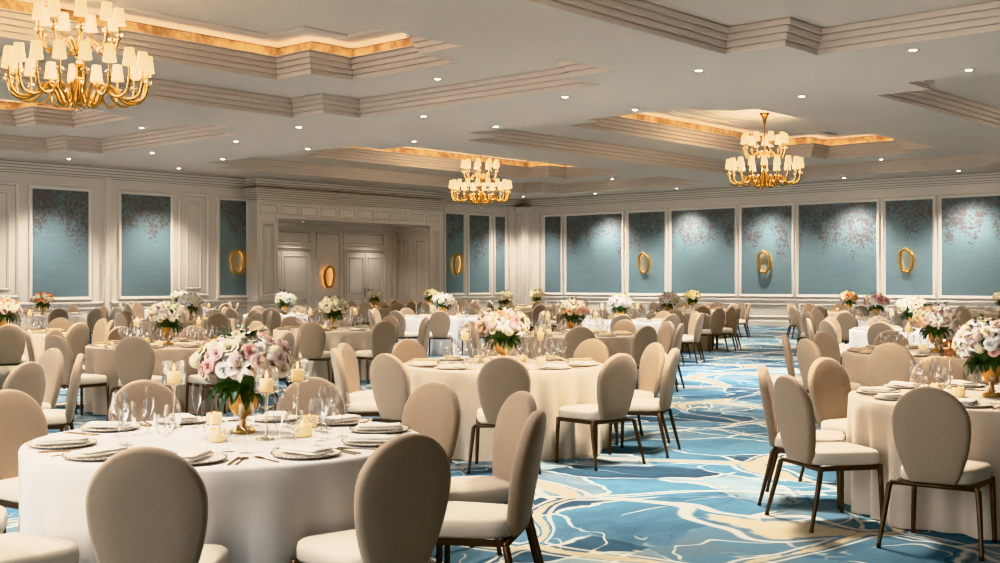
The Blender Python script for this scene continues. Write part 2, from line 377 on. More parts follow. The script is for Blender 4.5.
# white panels, pilasters, dado frames
mb = MB()
for a, b in ((-45, 19), (178.5, 208.5)):
    frame(mb, mL, lx(a), lx(b), 1.08, 4.25); frame(mb, mL, lx(a) + .28, lx(b) - .28, 1.3, 4.0, k=.7)
for a, b in ((23, 101), (112, 174), (178, 209), (214, 248), (445, 465), (468, 490), (493, 506)): frame(mb, mL, lx(a), lx(b), .28, .78, k=.8)
wbox(mb, mL, lx(102.5), lx(110), 0, .06, 0, 4.52); wbox(mb, mL, lx(104), lx(107.5), .06, .12, 0, 4.52)
struct('trim_11', mb, [M['paint'], M['shade_line']])
RP = [(545.5, 561), (567, 622), (629, 665), (672, 735), (742, 792), (799, 877), (886, 933), (942, 1012)]
LP = [(32, 88), (121, 170), (219.5, 245.6), (445.5, 463), (469, 488.5), (495, 504.3)]
mb = MB()
for a, b in RP: frame(mb, mR, ry(b), ry(a), .3, .78, k=.8)
struct('trim_12', mb, [M['paint'], M['shade_line']])
# fluted boxed column in the corner
xc, yc = lx(508), ry(541)
ca, cb = XW - (XW - xc) * .62, YW - (YW - yc) * .62
mb = MB(); mb.box(ca, XW, cb, YW, 0, 4.52); mb.box(xc, XW, YW - .12, YW, 0, 4.52); mb.box(XW - .12, XW, yc, YW, 0, 4.52)
frame(mb, wallmap('L', cb), ca + .12, XW - .1, .3, 4.3, k=.8) if XW - ca > .5 else None
frame(mb, wallmap('R', ca), cb + .12, YW - .1, .3, 4.3, k=.8) if YW - cb > .5 else None
for k in range(2):
    wbox(mb, wallmap('L', cb), ca + .3 + k * .25, ca + .34 + k * .25, 0, .03, .4, 4.2); wbox(mb, wallmap('R', ca), cb + .3 + k * .25, cb + .34 + k * .25, 0, .03, .4, 4.2)
struct('trim_13', mb, [M['paint'], M['shade_line']])

# mural panels
ORD = ['leftmost', 'second', 'third', 'fourth', 'fifth', 'sixth', 'seventh', 'rightmost']
FRM = MB()
def mural(mp, u0, u1, label, grp):
    z0, z1 = 1.10, 4.10
    c = mp((u0 + u1) / 2, 0, z0)
    m2 = lambda u, n, z: tuple(p - q for p, q in zip(mp(u, n, z), c))
    b = MB(); a0, a1 = m2(u0, .012, z0), m2(u1, .03, z1); b.box(min(a0[0], a1[0]), max(a0[0], a1[0]), min(a0[1], a1[1]), max(a0[1], a1[1]), 0, z1 - z0)
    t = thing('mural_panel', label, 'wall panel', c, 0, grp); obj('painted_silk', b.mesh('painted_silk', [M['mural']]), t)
    frame(FRM, mp, u0 - .115, u1 + .115, z0 - .115, z1 + .115, k=1.35)
LPN = ['tall blue blossom mural at far left of left wall', 'tall blue blossom mural right of the left wall pilaster', 'narrow blue mural with ring sconce left of the portal',
       'narrow blue mural with ring sconce right of the portal', 'blue mural second to the right of the portal', 'thinnest blue mural beside the corner column']
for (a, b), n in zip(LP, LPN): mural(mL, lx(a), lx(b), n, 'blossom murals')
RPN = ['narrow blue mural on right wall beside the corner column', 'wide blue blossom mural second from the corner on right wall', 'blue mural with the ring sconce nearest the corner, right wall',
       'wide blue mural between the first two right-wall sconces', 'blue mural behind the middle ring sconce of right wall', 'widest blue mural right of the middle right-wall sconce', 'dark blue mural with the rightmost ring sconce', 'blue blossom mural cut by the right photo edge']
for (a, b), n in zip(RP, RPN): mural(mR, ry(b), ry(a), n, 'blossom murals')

struct('trim_14', FRM, [M['paint'], M['shade_line']])
# ring sconces
def sconce(mp, u, z, label, base=.03, tilt=.0):
    c = mp(u, base, z)
    dm = lambda a, n, zz: tuple(p - q for p, q in zip(mp(u + a, base + n, z + zz), c))
    t = thing('ring_sconce', label, 'wall light', c, 0, 'gold ring sconces')
    P = [(a * 1.08, z_ * .86) for a, z_ in [(0.02, .40), (.16, .30), (.19, .08), (.17, -.16), (.09, -.38), (-.07, -.40), (-.15, -.26), (-.19, 0), (-.15, .24)]]
    b = MB(); b.tube([dm(a * 1.06, .12, h * 1.06) for a, h in P], .05, 8, closed=True); obj('gold_ring', b.mesh('gold_ring', [M['antique']]), t)
    b = MB(); b.tube([dm(a * 1.0, .068, h * 1.0) for a, h in P], .010, 6, closed=True); obj('light_strip', b.mesh('light_strip', [M['sconce_led']]), t)
    for hz, rd in ((-.345, .022), (.335, .016)): b = MB(); b.tube([dm(.0, 0, hz), dm(.0, .1, hz)], rd, 8); obj('bracket', b.mesh('bracket', [M['antique']]), t)
sconce(mL, lx(235.5), 2.16, 'glowing gold ring sconce left of the portal'); sconce(mB_, lx(327, YB), 1.70, 'glowing gold ring sconce between the recess doors', 0)
sconce(mL, lx(455), 2.2, 'glowing gold ring sconce right of the portal')
sconce(mR, ry(646), 2.22, 'gold ring sconce on right wall nearest the corner'); sconce(mR, ry(766), 2.2, 'gold ring sconce in middle of right wall'); sconce(mR, ry(908), 2.2, 'gold ring sconce rightmost on right wall')

# ------------------------------------------------------------------ downlights
b = MB(); b.lathe([(.052, -.004), (.09, -.008), (.095, 0), (.05, .0)], 16); RING = b.mesh('trim_ring', [M['china']])
b = MB(); b.lathe([(.002, -.003), (.055, -.003)], 16, cap0=True); LENS = b.mesh('lens', [M['lamp_lens']])
SPOT = bpy.data.lights.new('downlight_beam', 'SPOT'); SPOT.energy = 640; SPOT.spot_size = radians(104); SPOT.spot_blend = .8; SPOT.shadow_soft_size = .06; SPOT.color = (1, .935, .87)
def downlight(x, y, z, label, e=True):
    t = thing('recessed_downlight', label, 'ceiling light', (x, y, z), 0, 'recessed downlights')
    obj('trim_ring', RING, t); obj('lens', LENS, t)
    lt = SPOT
    if e is not True: lt = SPOT.copy(); lt.energy *= e
    l = bpy.data.objects.new('beam', lt); COL.objects.link(l); l.parent = t; l.location = (0, 0, -.03)
DLS = [(69, 159, 'leftmost, below the left coffer'), (152, 152.9, 'second from left, below the left coffer'), (179, 168.5, 'lowest of the left group near left wall'), (223, 159.2, 'right of the lowest left-wall one'),
       (236, 141.6, 'right of the back left coffer corner'), (298.6, 127.2, 'just under the big left coffer notch'), (307.6, 149.1, 'left of the central chandelier coffer'), (414, 141.5, 'above the central chandelier coffer'),
       (423.5, 116.3, 'under the big left coffer right side'), (495.5, 126.7, 'mid ceiling, left of the right chandelier coffer'), (565, 97, 'on soffit right of the big left coffer'), (635, 109.8, 'at left tip of right chandelier coffer'),
       (698.7, 70.7, 'under the front coffer notch'), (801.8, 96.5, 'between front coffer and right chandelier'), (913, 50, 'under the front coffer near right edge'), (969, 70, 'closest to the right photo edge'),
       (523.2, 196.4, 'over the corner column'), (595, 193.4, 'near right wall, first from the corner'), (676.7, 188.5, 'near right wall, left of right chandelier'), (844, 178, 'near right wall, right of right chandelier'), (958.6, 170.8, 'near right wall, by the photo edge')]
for px, py, n in DLS:
    x, y = at_z(px, py, ZS); downlight(x, y, ZS, 'small recessed downlight ' + n)
for px, py, n in ((141.6, 127.8, 'inside the back left coffer'), (437.5, 79, 'inside the big left coffer, right ledge'), (612, 179, 'inside the central chandelier coffer, right ledge'), (881, 159.5, 'inside the right chandelier coffer, right ledge')):
    x, y = at_z(px, py, ZL); downlight(x, y, ZL, 'small recessed downlight ' + n)
for px, n in ((303, 'left one in the portal recess soffit'), (380, 'right one in the portal recess soffit')):
    x = lx(px, YP + .9); downlight(x, YP + .9, ZO, 'small recessed downlight ' + n, .13)
# unseen lamps without fittings, added between and beyond the downlights for even light
for x, y in ((-.8, 4.4), (1.35, 5.05), (15.2, 5.05), (12.5, 30.1), (1, 10.0), (5, 10.05), (9, 10.05), (13, 10.05), (4.4, 7.2), (17.6, 4), (17.6, 8), (17.6, 13), (24, 10.05), (30, 10.05), (24, 20.05), (30, 20.05), (4, 20.05), (9, 20.05), (35.4, 20.2)):
    l = bpy.data.objects.new('beam', SPOT); COL.objects.link(l); l.location = (x, y, ZS - .02)

# ------------------------------------------------------------------ chandeliers
def curve(pts, n=6):
    out = []; P = [pts[0]] + list(pts) + [pts[-1]]
    for i in range(1, len(P) - 2):
        for k in range(n):
            t = k / n; a, b, c, d = P[i - 1], P[i], P[i + 1], P[i + 2]
            out.append(tuple(.5 * ((2 * b[j]) + (-a[j] + c[j]) * t + (2 * a[j] - 5 * b[j] + 4 * c[j] - d[j]) * t * t + (-a[j] + 3 * b[j] - 3 * c[j] + d[j]) * t ** 3) for j in range(len(b))))
    return out + [tuple(pts[-1])]
def arm_mesh(prof, rad=.017):
    b = MB(); b.tube([(r, 0, z) for r, z in curve(prof, 6)], rad, 8); r, z = prof[-1]
    b.lathe([(.022, z - .02), (.03, z), (.014, z + .02), (.011, z + .17)], 10, c=(r, 0, 0)); return b.mesh('arm', [M['gold']])
ARM1 = arm_mesh([(.04, 4.3), (.10, 4.14), (.20, 3.95), (.26, 3.97), (.32, 4.1), (.40, 4.19), (.49, 4.15), (.58, 4.04), (.72, 4.0), (.85, 4.06), (.90, 4.22)], .02)
ARM2 = arm_mesh([(.05, 4.60), (.10, 4.72), (.17, 4.82), (.25, 4.78), (.33, 4.68), (.45, 4.68), (.52, 4.86)], .015)
b = MB(); b.lathe([(.092, 0), (.088, .005), (.062, .22), (.060, .225)], 24); SHADE = b.mesh('lamp_shade', [M['shade']])
b = MB(); b.lathe([(.012, 0), (.05, .006), (.056, .022), (.052, .04), (.03, .046), (.012, .046)], 10, smooth=False); BOB = b.mesh('crystal_cup', [M['crystal']])
b = MB(); b.lathe([(.001, 3.90), (.05, 3.92), (.09, 3.97), (.10, 4.02), (.06, 4.08), (.045, 4.12), (.045, 4.42), (.06, 4.45), (.06, 4.5), (.035, 4.53), (.03, 4.56), (.05, 4.6), (.075, 4.66), (.06, 4.72), (.03, 4.78), (.016, 4.9), (.014, 5.55)], 20); COLM = b.mesh('central_column', [M['gold']])
b = MB(); b.lathe([(.02, 5.5), (.035, 5.55), (.05, 5.65), (.09, 5.74), (.125, 5.77), (.13, 5.80)], 24); CANO = b.mesh('canopy', [M['gold']])
b = MB(); b.lathe([(.001, 3.79), (.04, 3.81), (.055, 3.84), (.04, 3.87), (.015, 3.885), (.03, 3.90)], 8, smooth=False); FINI = b.mesh('crystal_finial', [M['crystal']])
def arm(root, me, r, z, a):
    o = obj('arm', me, root, (0, 0, 0), (0, 0, a)); obj('lamp_shade', SHADE, o, (r, 0, z + .19)); obj('crystal_cup', BOB, o, (r, 0, z + .03))
def make_chandelier():
    t = thing('chandelier', '', 'chandelier', (0, 0, 0), 0, 'gold two-tier chandeliers')
    obj('central_column', COLM, t); obj('canopy', CANO, t); obj('crystal_finial', FINI, t)
    for k in range(18): arm(t, ARM1, .90, 4.22, 2 * pi * (k + .3) / 18)
    for k in range(9): arm(t, ARM2, .52, 4.86, 2 * pi * (k + .1) / 9)
    return t
ch = make_chandelier(); PT = bpy.data.lights.new('chandelier_glow', 'POINT'); PT.energy = 150; PT.shadow_soft_size = .5; PT.color = (1, .86, .68)
for i, (x, y, n) in enumerate(((*at(79, 16.18), 'largest two-tier gold chandelier, cut by the top left corner'), (*at(480.5, 36.6), 'two-tier gold chandelier furthest away, centre, before the corner'), (*at(764.5, 30.1), 'two-tier gold chandelier at right with its canopy showing'))):
    c = ch if i == 0 else dup(ch)
    c.location = (x, y, 0); c['label'] = n; c.rotation_euler.z = .2 * i
CD = bpy.data.lights.new('added_table_pool', 'SPOT'); CD.energy = 1150; CD.spot_size = radians(156); CD.spot_blend = 1; CD.shadow_soft_size = .35; CD.color = (1, .90, .79)  # added spot below the arms to light the tables, no bulb of the chandelier
for x, y in ((8.25, 15.05), (8.25, 5.05), (26.9, 24.85), (26.9, 15.05), (26.95, 5.05), (8.25, 25.05)):
    l = bpy.data.objects.new('chandelier_glow', PT); COL.objects.link(l); l.location = (x, y, 4.75)
    l = bpy.data.objects.new('added_table_pool', CD); COL.objects.link(l); l.location = (x, y, 3.74)

# ------------------------------------------------------------------ chair
def back_half(z):
    zc, zt, zb = .725, .94, .385
    if z >= zc: u = (z - zc) / (zt - zc); return .215 * sqrt(max(0, 1 - u * u))
    u = (z - zb) / (zc - zb); return .125 + .09 * sin(u * pi / 2) ** .85
def back_outline(inset, n=18):
    zs = [.385 + inset + (.725 - .385 - inset) * i / 8 for i in range(8)]; right = [(max(.01, back_half(z) - inset), z) for z in zs]
    k = 1 - inset / .215
    for i in range(13):
        a = pi / 2 * i / 12; right.append((.215 * k * cos(a), .725 + (.215 - inset) * sin(a)))
    left = [(-x, z) for x, z in reversed(right[:-1])]
    bottom = [(-x, right[0][1]) for x in ()]
    return right + left
def back_mesh():
    b = MB()
    def L(inset, y): return [(x, y + .30 * x * x - (z - .4) * .17 - .235, z) for x, z in back_outline(inset)]
    ls = [L(.10, -.032), L(.02, -.03), L(.006, -.024), L(0, -.012), L(0, .012), L(.006, .024), L(.02, .03), L(.10, .036)]
    b.loops(ls, smooth=True, cap0=True, cap1=True); return b.mesh('backrest', [M['chairfab']])
def seat_mesh():
    b = MB()
    def L(k, z):
        out = []
        for j in range(32):
            a = 2 * pi * j / 32; ca, sa = cos(a), sin(a); x = abs(ca) ** .42 * (1 if ca > 0 else -1); y = abs(sa) ** .42 * (1 if sa > 0 else -1)
            w = .245 - .045 * (1 - (y + 1) / 2); out.append((x * w * k, y * .235 * k, z))
        return out
    b.loops([L(.9, .385), L(.985, .388), L(1, .40), L(1.005, .435), L(.985, .458), L(.93, .470), L(.6, .480), L(.15, .483)], cap0=True, cap1=True); return b.mesh('seat', [M['seatfab']])
def rail_box(b, p0, p1, w=.016, h=.03):
    dx, dy = p1[0] - p0[0], p1[1] - p0[1]; l = math.hypot(dx, dy); nx, ny = -dy / l * w / 2, dx / l * w / 2; z0, z1 = p0[2] - h / 2, p0[2] + h / 2
    vs = [(p0[0] + nx, p0[1] + ny, z0), (p0[0] - nx, p0[1] - ny, z0), (p1[0] - nx, p1[1] - ny, z0), (p1[0] + nx, p1[1] + ny, z0)]; vs += [(x, y, z1) for x, y, _ in vs]
    b.add(vs, [(0, 3, 2, 1), (4, 5, 6, 7), (0, 1, 5, 4), (1, 2, 6, 5), (2, 3, 7, 6), (3, 0, 4, 7)])
FT, RT = (.222, .20), (.245, -.225)
def frame_geo(b):
    z = .37
    c = [(-FT[0], FT[1], z), (FT[0], FT[1], z), (.2, -.2, z), (-.2, -.2, z)]
    for i in range(4): rail_box(b, c[i], c[(i + 1) % 4])
    b.tube([(-RT[0], RT[1], z), (RT[0], RT[1], z)], .013, 8)
def leg_geo(b, sx, sy):
    if sy > 0: P = [(sx * FT[0], FT[1], .385), (sx * (FT[0] + .005), FT[1] + .005, .25), (sx * (FT[0] + .012), FT[1] + .01, .03), (sx * (FT[0] + .013), FT[1] + .011, .0)]
    else: P = [(sx * (RT[0] - .02), RT[1], .372), (sx * RT[0], RT[1] - .006, .36), (sx * (RT[0] + .012), RT[1] - .03, .25), (sx * (RT[0] + .035), RT[1] - .085, .03), (sx * (RT[0] + .037), RT[1] - .09, .0)]
    r = [.017, .016, .013, .014] if sy > 0 else [.013, .017, .016, .012, .014]
    b.tube(P, r, 8)
BACK, SEAT = back_mesh(), seat_mesh()
b = MB(); frame_geo(b); SFRAME = b.mesh('seat_frame', [M['bronze']])
LEGS = []
for sx in (-1, 1):
    for sy in (-1, 1): b = MB(); leg_geo(b, sx, sy); LEGS.append(b.mesh('leg', [M['bronze']]))
def make_chair(far):
    t = thing('banquet_chair', '', 'chair', (0, 0, 0), 0, 'oval-back banquet chairs')
    obj('backrest', BACK, t); obj('seat', SEAT, t); obj('seat_frame', SFRAME, t)
    for m in LEGS: obj('leg', m, t)
    return t

# ------------------------------------------------------------------ table
def cloth_mesh(seed, mat):
    rr = random.Random(seed); n = 200; b = MB(); r0 = .95
    ph = [(rr.randint(12, 15), rr.uniform(0, 6.28), .55), (rr.randint(19, 25), rr.uniform(0, 6.28), .38), (rr.randint(5, 8), rr.uniform(0, 6.28), .35), (rr.randint(28, 36), rr.uniform(0, 6.28), .16)]
    def wave(a): return sum(k * sin(m * a + p) for m, p, k in ph) / 1.1
    ls = [[(r * cos(2 * pi * j / n), r * sin(2 * pi * j / n), z) for j in range(n)] for r, z in ((.02, TZ), (.5, TZ), (r0 - .02, TZ), (r0 - .006, TZ - .005), (r0, TZ - .018))]
    for k in range(1, 12):
        t = k / 11; z = (TZ - .018) * (1 - t) + .004 * t; l = []
        for j in range(n):
            a = 2 * pi * j / n; w = wave(a); am = .072 * min(1, t * 1.6) ** 1.0; w = w * (.75 if w > 0 else 1.1) - .1
            l.append(((r0 + .008 * t + am * w) * cos(a), (r0 + .012 * t + am * w) * sin(a), z))
        ls.append(l)
    b.loops(ls, cap0=True); return b.mesh('tablecloth', [mat])
CLOTH = {k: [cloth_mesh(i * 10 + j, M['cl_' + k]) for j in range(2)] for i, k in enumerate(('white', 'ivory', 'taupe', 'pearl'))}
b = MB(); b.lathe([(.01, TZ - .03), (.94, TZ - .03), (.945, TZ - .02), (.94, TZ - .006), (.01, TZ - .006)], 40, cap0=True, cap1=True); TOPM = b.mesh('tabletop', [M['bronze']])
b = MB(); b.lathe([(.32, 0), (.3, .04), (.06, .1), (.05, .6), (.2, TZ - .03)], 16, cap0=True, cap1=True); PEDM = b.mesh('pedestal', [M['bronze']])

# ------------------------------------------------------------------ tableware meshes
b = MB(); b.lathe([(.001, .006), (.10, .006), (.12, .009), (.150, .016), (.153, .016), (.150, .012), (.12, .003), (.10, 0), (.001, 0)], 28)
for k in range(40):
    a = 2 * pi * k / 40; b.lathe([(.001, -.004), (.0045, 0), (.001, .004)], 5, mi=1, c=(.152 * cos(a), .152 * sin(a), .017))
PLATE = b.mesh('charger_plate', [M['china'], M['rim']])
b = MB(); b.lathe([(.001, .006), (.10, .006), (.12, .009), (.150, .016), (.153, .016), (.12, .003), (.001, 0)], 20); b.lathe([(.145, .016), (.150, .019), (.155, .016)], 20, mi=1); PLATE_F = b.mesh('charger_plate', [M['china'], M['rim']])
def napkin(mat):
    b = MB(); n = 9
    for layer, (w, l, z) in enumerate(((.056, .118, .0), (.052, .108, .011))):
        pr = [(-w, z), (-w, z + .008), (-w * .5, z + .0105), (0, z + .011), (w * .5, z + .0105), (w * .94, z + .010), (w, z + .006), (w, z + .003), (w * .94, z)]
        b.loops([[(x, l * k, zz + .001 * sin(5 * k + layer)) for x, zz in pr] for k in (-1, -.5, 0, .5, 1)], cap0=True, cap1=True)
    return b.mesh('folded_napkin', [mat])
NAPK = napkin(M['napkin']); NAPT = napkin(M['napkin_taupe'])
def lathe_mesh(name, prof, mat, n=16):
    b = MB(); b.lathe(prof, n, cap0=False); return b.mesh(name, [mat])
WINE = lathe_mesh('wine_glass', [(.001, .001), (.034, .002), (.036, .004), (.008, .010), (.004, .02), (.004, .095), (.008, .102), (.026, .115), (.038, .145), (.040, .165), (.034, .205), (.031, .220)], M['glass'])
GOB = lathe_mesh('water_goblet', [(.001, .001), (.033, .002), (.034, .004), (.008, .010), (.005, .02), (.005, .06), (.012, .068), (.034, .085), (.041, .115), (.040, .15), (.038, .168)], M['glass'])
FLUTE = lathe_mesh('champagne_flute', [(.001, .001), (.03, .002), (.032, .004), (.007, .010), (.004, .02), (.004, .085), (.012, .10), (.024, .13), (.027, .17), (.024, .235)], M['glass'])
def flat_piece(name, outline, z=.004, bend=.0):
    b = MB(); bot = [(x, y, bend * (y * y) * 8) for x, y in outline]; top = [(x, y, zz + z) for x, y, zz in bot]; b.loops([bot, top], cap0=True, cap1=True, smooth=False); return b.mesh(name, [M['cutlery']])
def sym(h): return [(x, y) for x, y in h] + [(-x, y) for x, y in reversed(h)]
KNIFE = flat_piece('knife', [(.006, -.11), (.007, -.02), (.005, 0), (.010, .03), (.010, .09), (.002, .115), (-.005, .09), (-.005, 0), (-.007, -.02), (-.006, -.11)])
SPOON = flat_piece('spoon', sym([(.006, -.1), (.003, 0), (.004, .04), (.017, .06), (.019, .08), (.012, .1), (.001, .104)]))
fk = MB()
for o_, h_ in (((sym([(.006, -.1), (.003, 0), (.004, .03), (.012, .045), (.012, .06)])), .004),): fk.loops([[(x, y, 0) for x, y in o_], [(x, y, h_) for x, y in o_]], cap0=True, cap1=True, smooth=False)
for i in range(4): x = -.0105 + i * .007; fk.box(x - .0017, x + .0017, .058, .105, 0, .004)
FORK = fk.mesh('fork', [M['cutlery']])
CUP = lathe_mesh('glass_cup', [(.001, .001), (.036, .001), (.046, .01), (.05, .03), (.047, .068), (.043, .070), (.043, .062), (.045, .03), (.03, .012)], M['frost'], 20)
WAXS = lathe_mesh('candle', [(.001, .044), (.038, .044), (.040, .02)], M['wax'], 16)
FLAME = lathe_mesh('flame', [(.0005, 0), (.005, .008), (.0045, .015), (.0005, .032)], M['flame'], 8)
HST = lathe_mesh('glass_stem', [(.001, .001), (.05, .002), (.052, .006), (.012, .014), (.007, .03), (.007, .20), (.012, .215), (.03, .225), (.06, .228), (.06, .232), (.001, .232)], M['crystal'], 20)
HCY = lathe_mesh('glass_chimney', [(.056, .232), (.06, .234), (.06, .35), (.058, .35), (.056, .236)], M['glass'], 24)
HCS = lathe_mesh('glass_chimney', [(.056, .232), (.06, .234), (.06, .35), (.058, .35), (.056, .236)], M['smoke'], 24)
PIL = lathe_mesh('pillar_candle', [(.001, .233), (.034, .233), (.034, .29), (.03, .294), (.001, .290)], M['wax'], 18)
VASE = lathe_mesh('gold_vase', [(.001, 0), (.058, 0), (.062, .012), (.055, .022), (.025, .035), (.015, .05), (.014, .075), (.024, .085), (.05, .1), (.07, .13), (.076, .17), (.074, .20), (.08, .212), (.074, .212), (.068, .19), (.03, .16)], M['antique'], 28)

# ------------------------------------------------------------------ flowers
def petal(b, az, tilt, r, w, l, curl, mi=0, zoff=0, pointed=False, nu=4, nv=5):
    vs = []
    for i in range(nv):
        t = i / (nv - 1)
        wid = w * (sin(pi * min(1, t * .55 + .22)) ** .6 if not pointed else sin(pi * (t * .86 + .1)) ** .9)
        for j in range(nu):
            u = (j / (nu - 1) - .5) * 2
            x = u * wid; a = tilt + curl * t * t; rad = r + l * t * cos(a) - (0 if pointed else .25 * w * u * u); z = l * t * sin(a) + zoff + .3 * wid * u * u * (1 if pointed else 0)
            vs.append((rad * cos(az) - x * sin(az), rad * sin(az) + x * cos(az), z))
    fs = [(i * nu + j, i * nu + j + 1, (i + 1) * nu + j + 1, (i + 1) * nu + j) for i in range(nv - 1) for j in range(nu - 1)]
    b.add(vs, fs, mi, True)
def rose(mat, seed):
    rr = random.Random(seed); b = MB(); nu, nv = 6, 5
    b.lathe([(.001, .040), (.004, .039), (.006, .03), (.006, .0)], 6)
    off = 0
    for n, r, h, fl, sp in ((2, .007, .043, .001, 1.5), (3, .013, .044, .003, 1.25), (4, .020, .043, .006, 1.0), (5, .028, .039, .011, .85), (6, .036, .031, .017, .72)):
        off += rr.uniform(.5, 1.0)
        for k in range(n):
            az = off + 2 * pi * k / n + rr.uniform(-.1, .1); hh = h + rr.uniform(-.002, .002); vs = []
            for a in range(nv):
                v = a / (nv - 1)
                for c in range(nu):
                    u = (c / (nu - 1) - .5) * 2; q = r * (.35 + .65 * sin(v * pi / 2)) + fl * v ** 3 - .12 * r * (u + 1) * .5; t = az + u * sp * (.55 + .45 * sin(v * pi / 2))
                    vs.append((q * cos(t), q * sin(t), hh * v ** .8 - (fl * .9 + .002) * v ** 4 - .008 * u * u * v))
            b.add(vs, [(a * nu + c, a * nu + c + 1, (a + 1) * nu + c + 1, (a + 1) * nu + c) for a in range(nv - 1) for c in range(nu - 1)], 0, True)
    return b.mesh('rose', [M['f_' + mat]])
def lily(mat):
    b = MB()
    for k in range(6): petal(b, pi / 3 * k, .9 if k % 2 else .75, .004, .018, .085, -.95, pointed=True)
    for k in range(5): a = 2 * pi * k / 5 + .3; b.tube([(0, 0, 0), (.012 * cos(a), .012 * sin(a), .03), (.022 * cos(a), .022 * sin(a), .05)], .0015, 4, mi=1)
    return b.mesh('lily', [M['f_' + mat], M['stamen']])
def hydrangea(mat):
    rr = random.Random(5); b = MB()
    b.lathe([(.001, -.02), (.026, -.01), (.033, .012), (.024, .028), (.001, .034)], 10)
    for k in range(46):
        z = 1 - 1.3 * (k + .5) / 46; a = k * 2.39996; q = sqrt(max(0, 1 - z * z)); c = (q * cos(a) * .04, q * sin(a) * .04, z * .04)
        for m in range(4):
            t = pi / 2 * m + rr.uniform(0, 1); e = .011
            ux, uy = -sin(a), cos(a); vx, vy, vz = -z * cos(a), -z * sin(a), q
            p = [(0, 0), (e * cos(t - .5), e * sin(t - .5)), (1.35 * e * cos(t), 1.35 * e * sin(t)), (e * cos(t + .5), e * sin(t + .5))]
            b.add([(c[0] + ux * i + vx * j, c[1] + uy * i + vy * j, c[2] + vz * j) for i, j in p], [(0, 1, 2, 3)])
    return b.mesh('hydrangea', [M['f_' + mat]])
def foliage(seed, n=46):
    rr = random.Random(seed); b = MB()
    for k in range(n):
        az = rr.uniform(0, 2 * pi)
        el = rr.uniform(-.5, .25) if k < n * .62 else rr.uniform(.3, 1.3)
        r0 = rr.uniform(.05, .10) if k < n * .62 else rr.uniform(.10, .16)
        if k < n * .62: petal(b, az, el, r0, rr.uniform(.018, .032), rr.uniform(.09, .15), -.5, mi=k % 3 // 2, zoff=rr.uniform(.20, .27), pointed=True)
        else:
            q = r0 * cos(el); petal(b, az, el, q, rr.uniform(.012, .022), rr.uniform(.09, .15), -.4, mi=k % 3 // 2, zoff=.30 + r0 * sin(el), pointed=True)
    for k in range(5):
        az = rr.uniform(0, 6.28); p = [(.04 * cos(az), .04 * sin(az), .3), (.09 * cos(az), .09 * sin(az), .45), (.11 * cos(az), .11 * sin(az), .53)]
        b.tube(p, .0022, 4)
        for m in range(3): petal(b, az + m * 2, .6, .10, .012, .04, -.2, zoff=.49 + m * .018, pointed=True)
    b.lathe([(.001, .19), (.07, .2), (.13, .27), (.145, .33), (.11, .40), (.001, .44)], 14)
    return b.mesh('foliage', [M['leaf'], M['leaf2']])
FOLI = [foliage(k) for k in range(3)]
ROSE = {k: rose(k, i) for i, k in enumerate(FL)}; LILY = {k: lily(k) for k in ('white', 'cream', 'yellow')}; HYDR = {k: hydrangea(k) for k in ('white', 'cream', 'blush', 'yellow')}
def bouquet(loc, label, pal, seed, near, sc_=1.0):
    rr = random.Random(seed); t = thing('floral_centerpiece', label, 'flower arrangement', loc, rr.uniform(0, 6), 'floral centrepieces')
    obj('gold_vase', VASE, t); obj('foliage', FOLI[seed % 3], t)
    n = 84 if near else 34
    for k in range(n):
        u = (k + .5) / n; z = 1 - 1.4 * u; a = k * 2.39996 + rr.uniform(-.15, .15); q = sqrt(max(0, 1 - z * z)); j = rr.uniform(.84, 1.16)
        p = (q * cos(a) * .2 * j, q * sin(a) * .2 * j, .358 + z * .122 * j)
        kind = rr.choices(('rose', 'lily', 'hydrangea'), (6, 2.2, 2.4))[0]; c = rr.choice(pal)
        if kind == 'rose': me = ROSE[c]; s_ = rr.uniform(.7, 1.0) if near else rr.uniform(1.05, 1.4)
        elif kind == 'lily': me = LILY[c if c in LILY else 'white']; s_ = rr.uniform(.8, 1.0) if near else 1.1
        else: me = HYDR[c if c in HYDR else 'cream']; s_ = rr.uniform(.8, 1.1) if near else 1.3
        th = math.acos(max(-1, min(1, z))) * .92
        obj(kind, me, t, p, (0, th, a), s_)
    return t

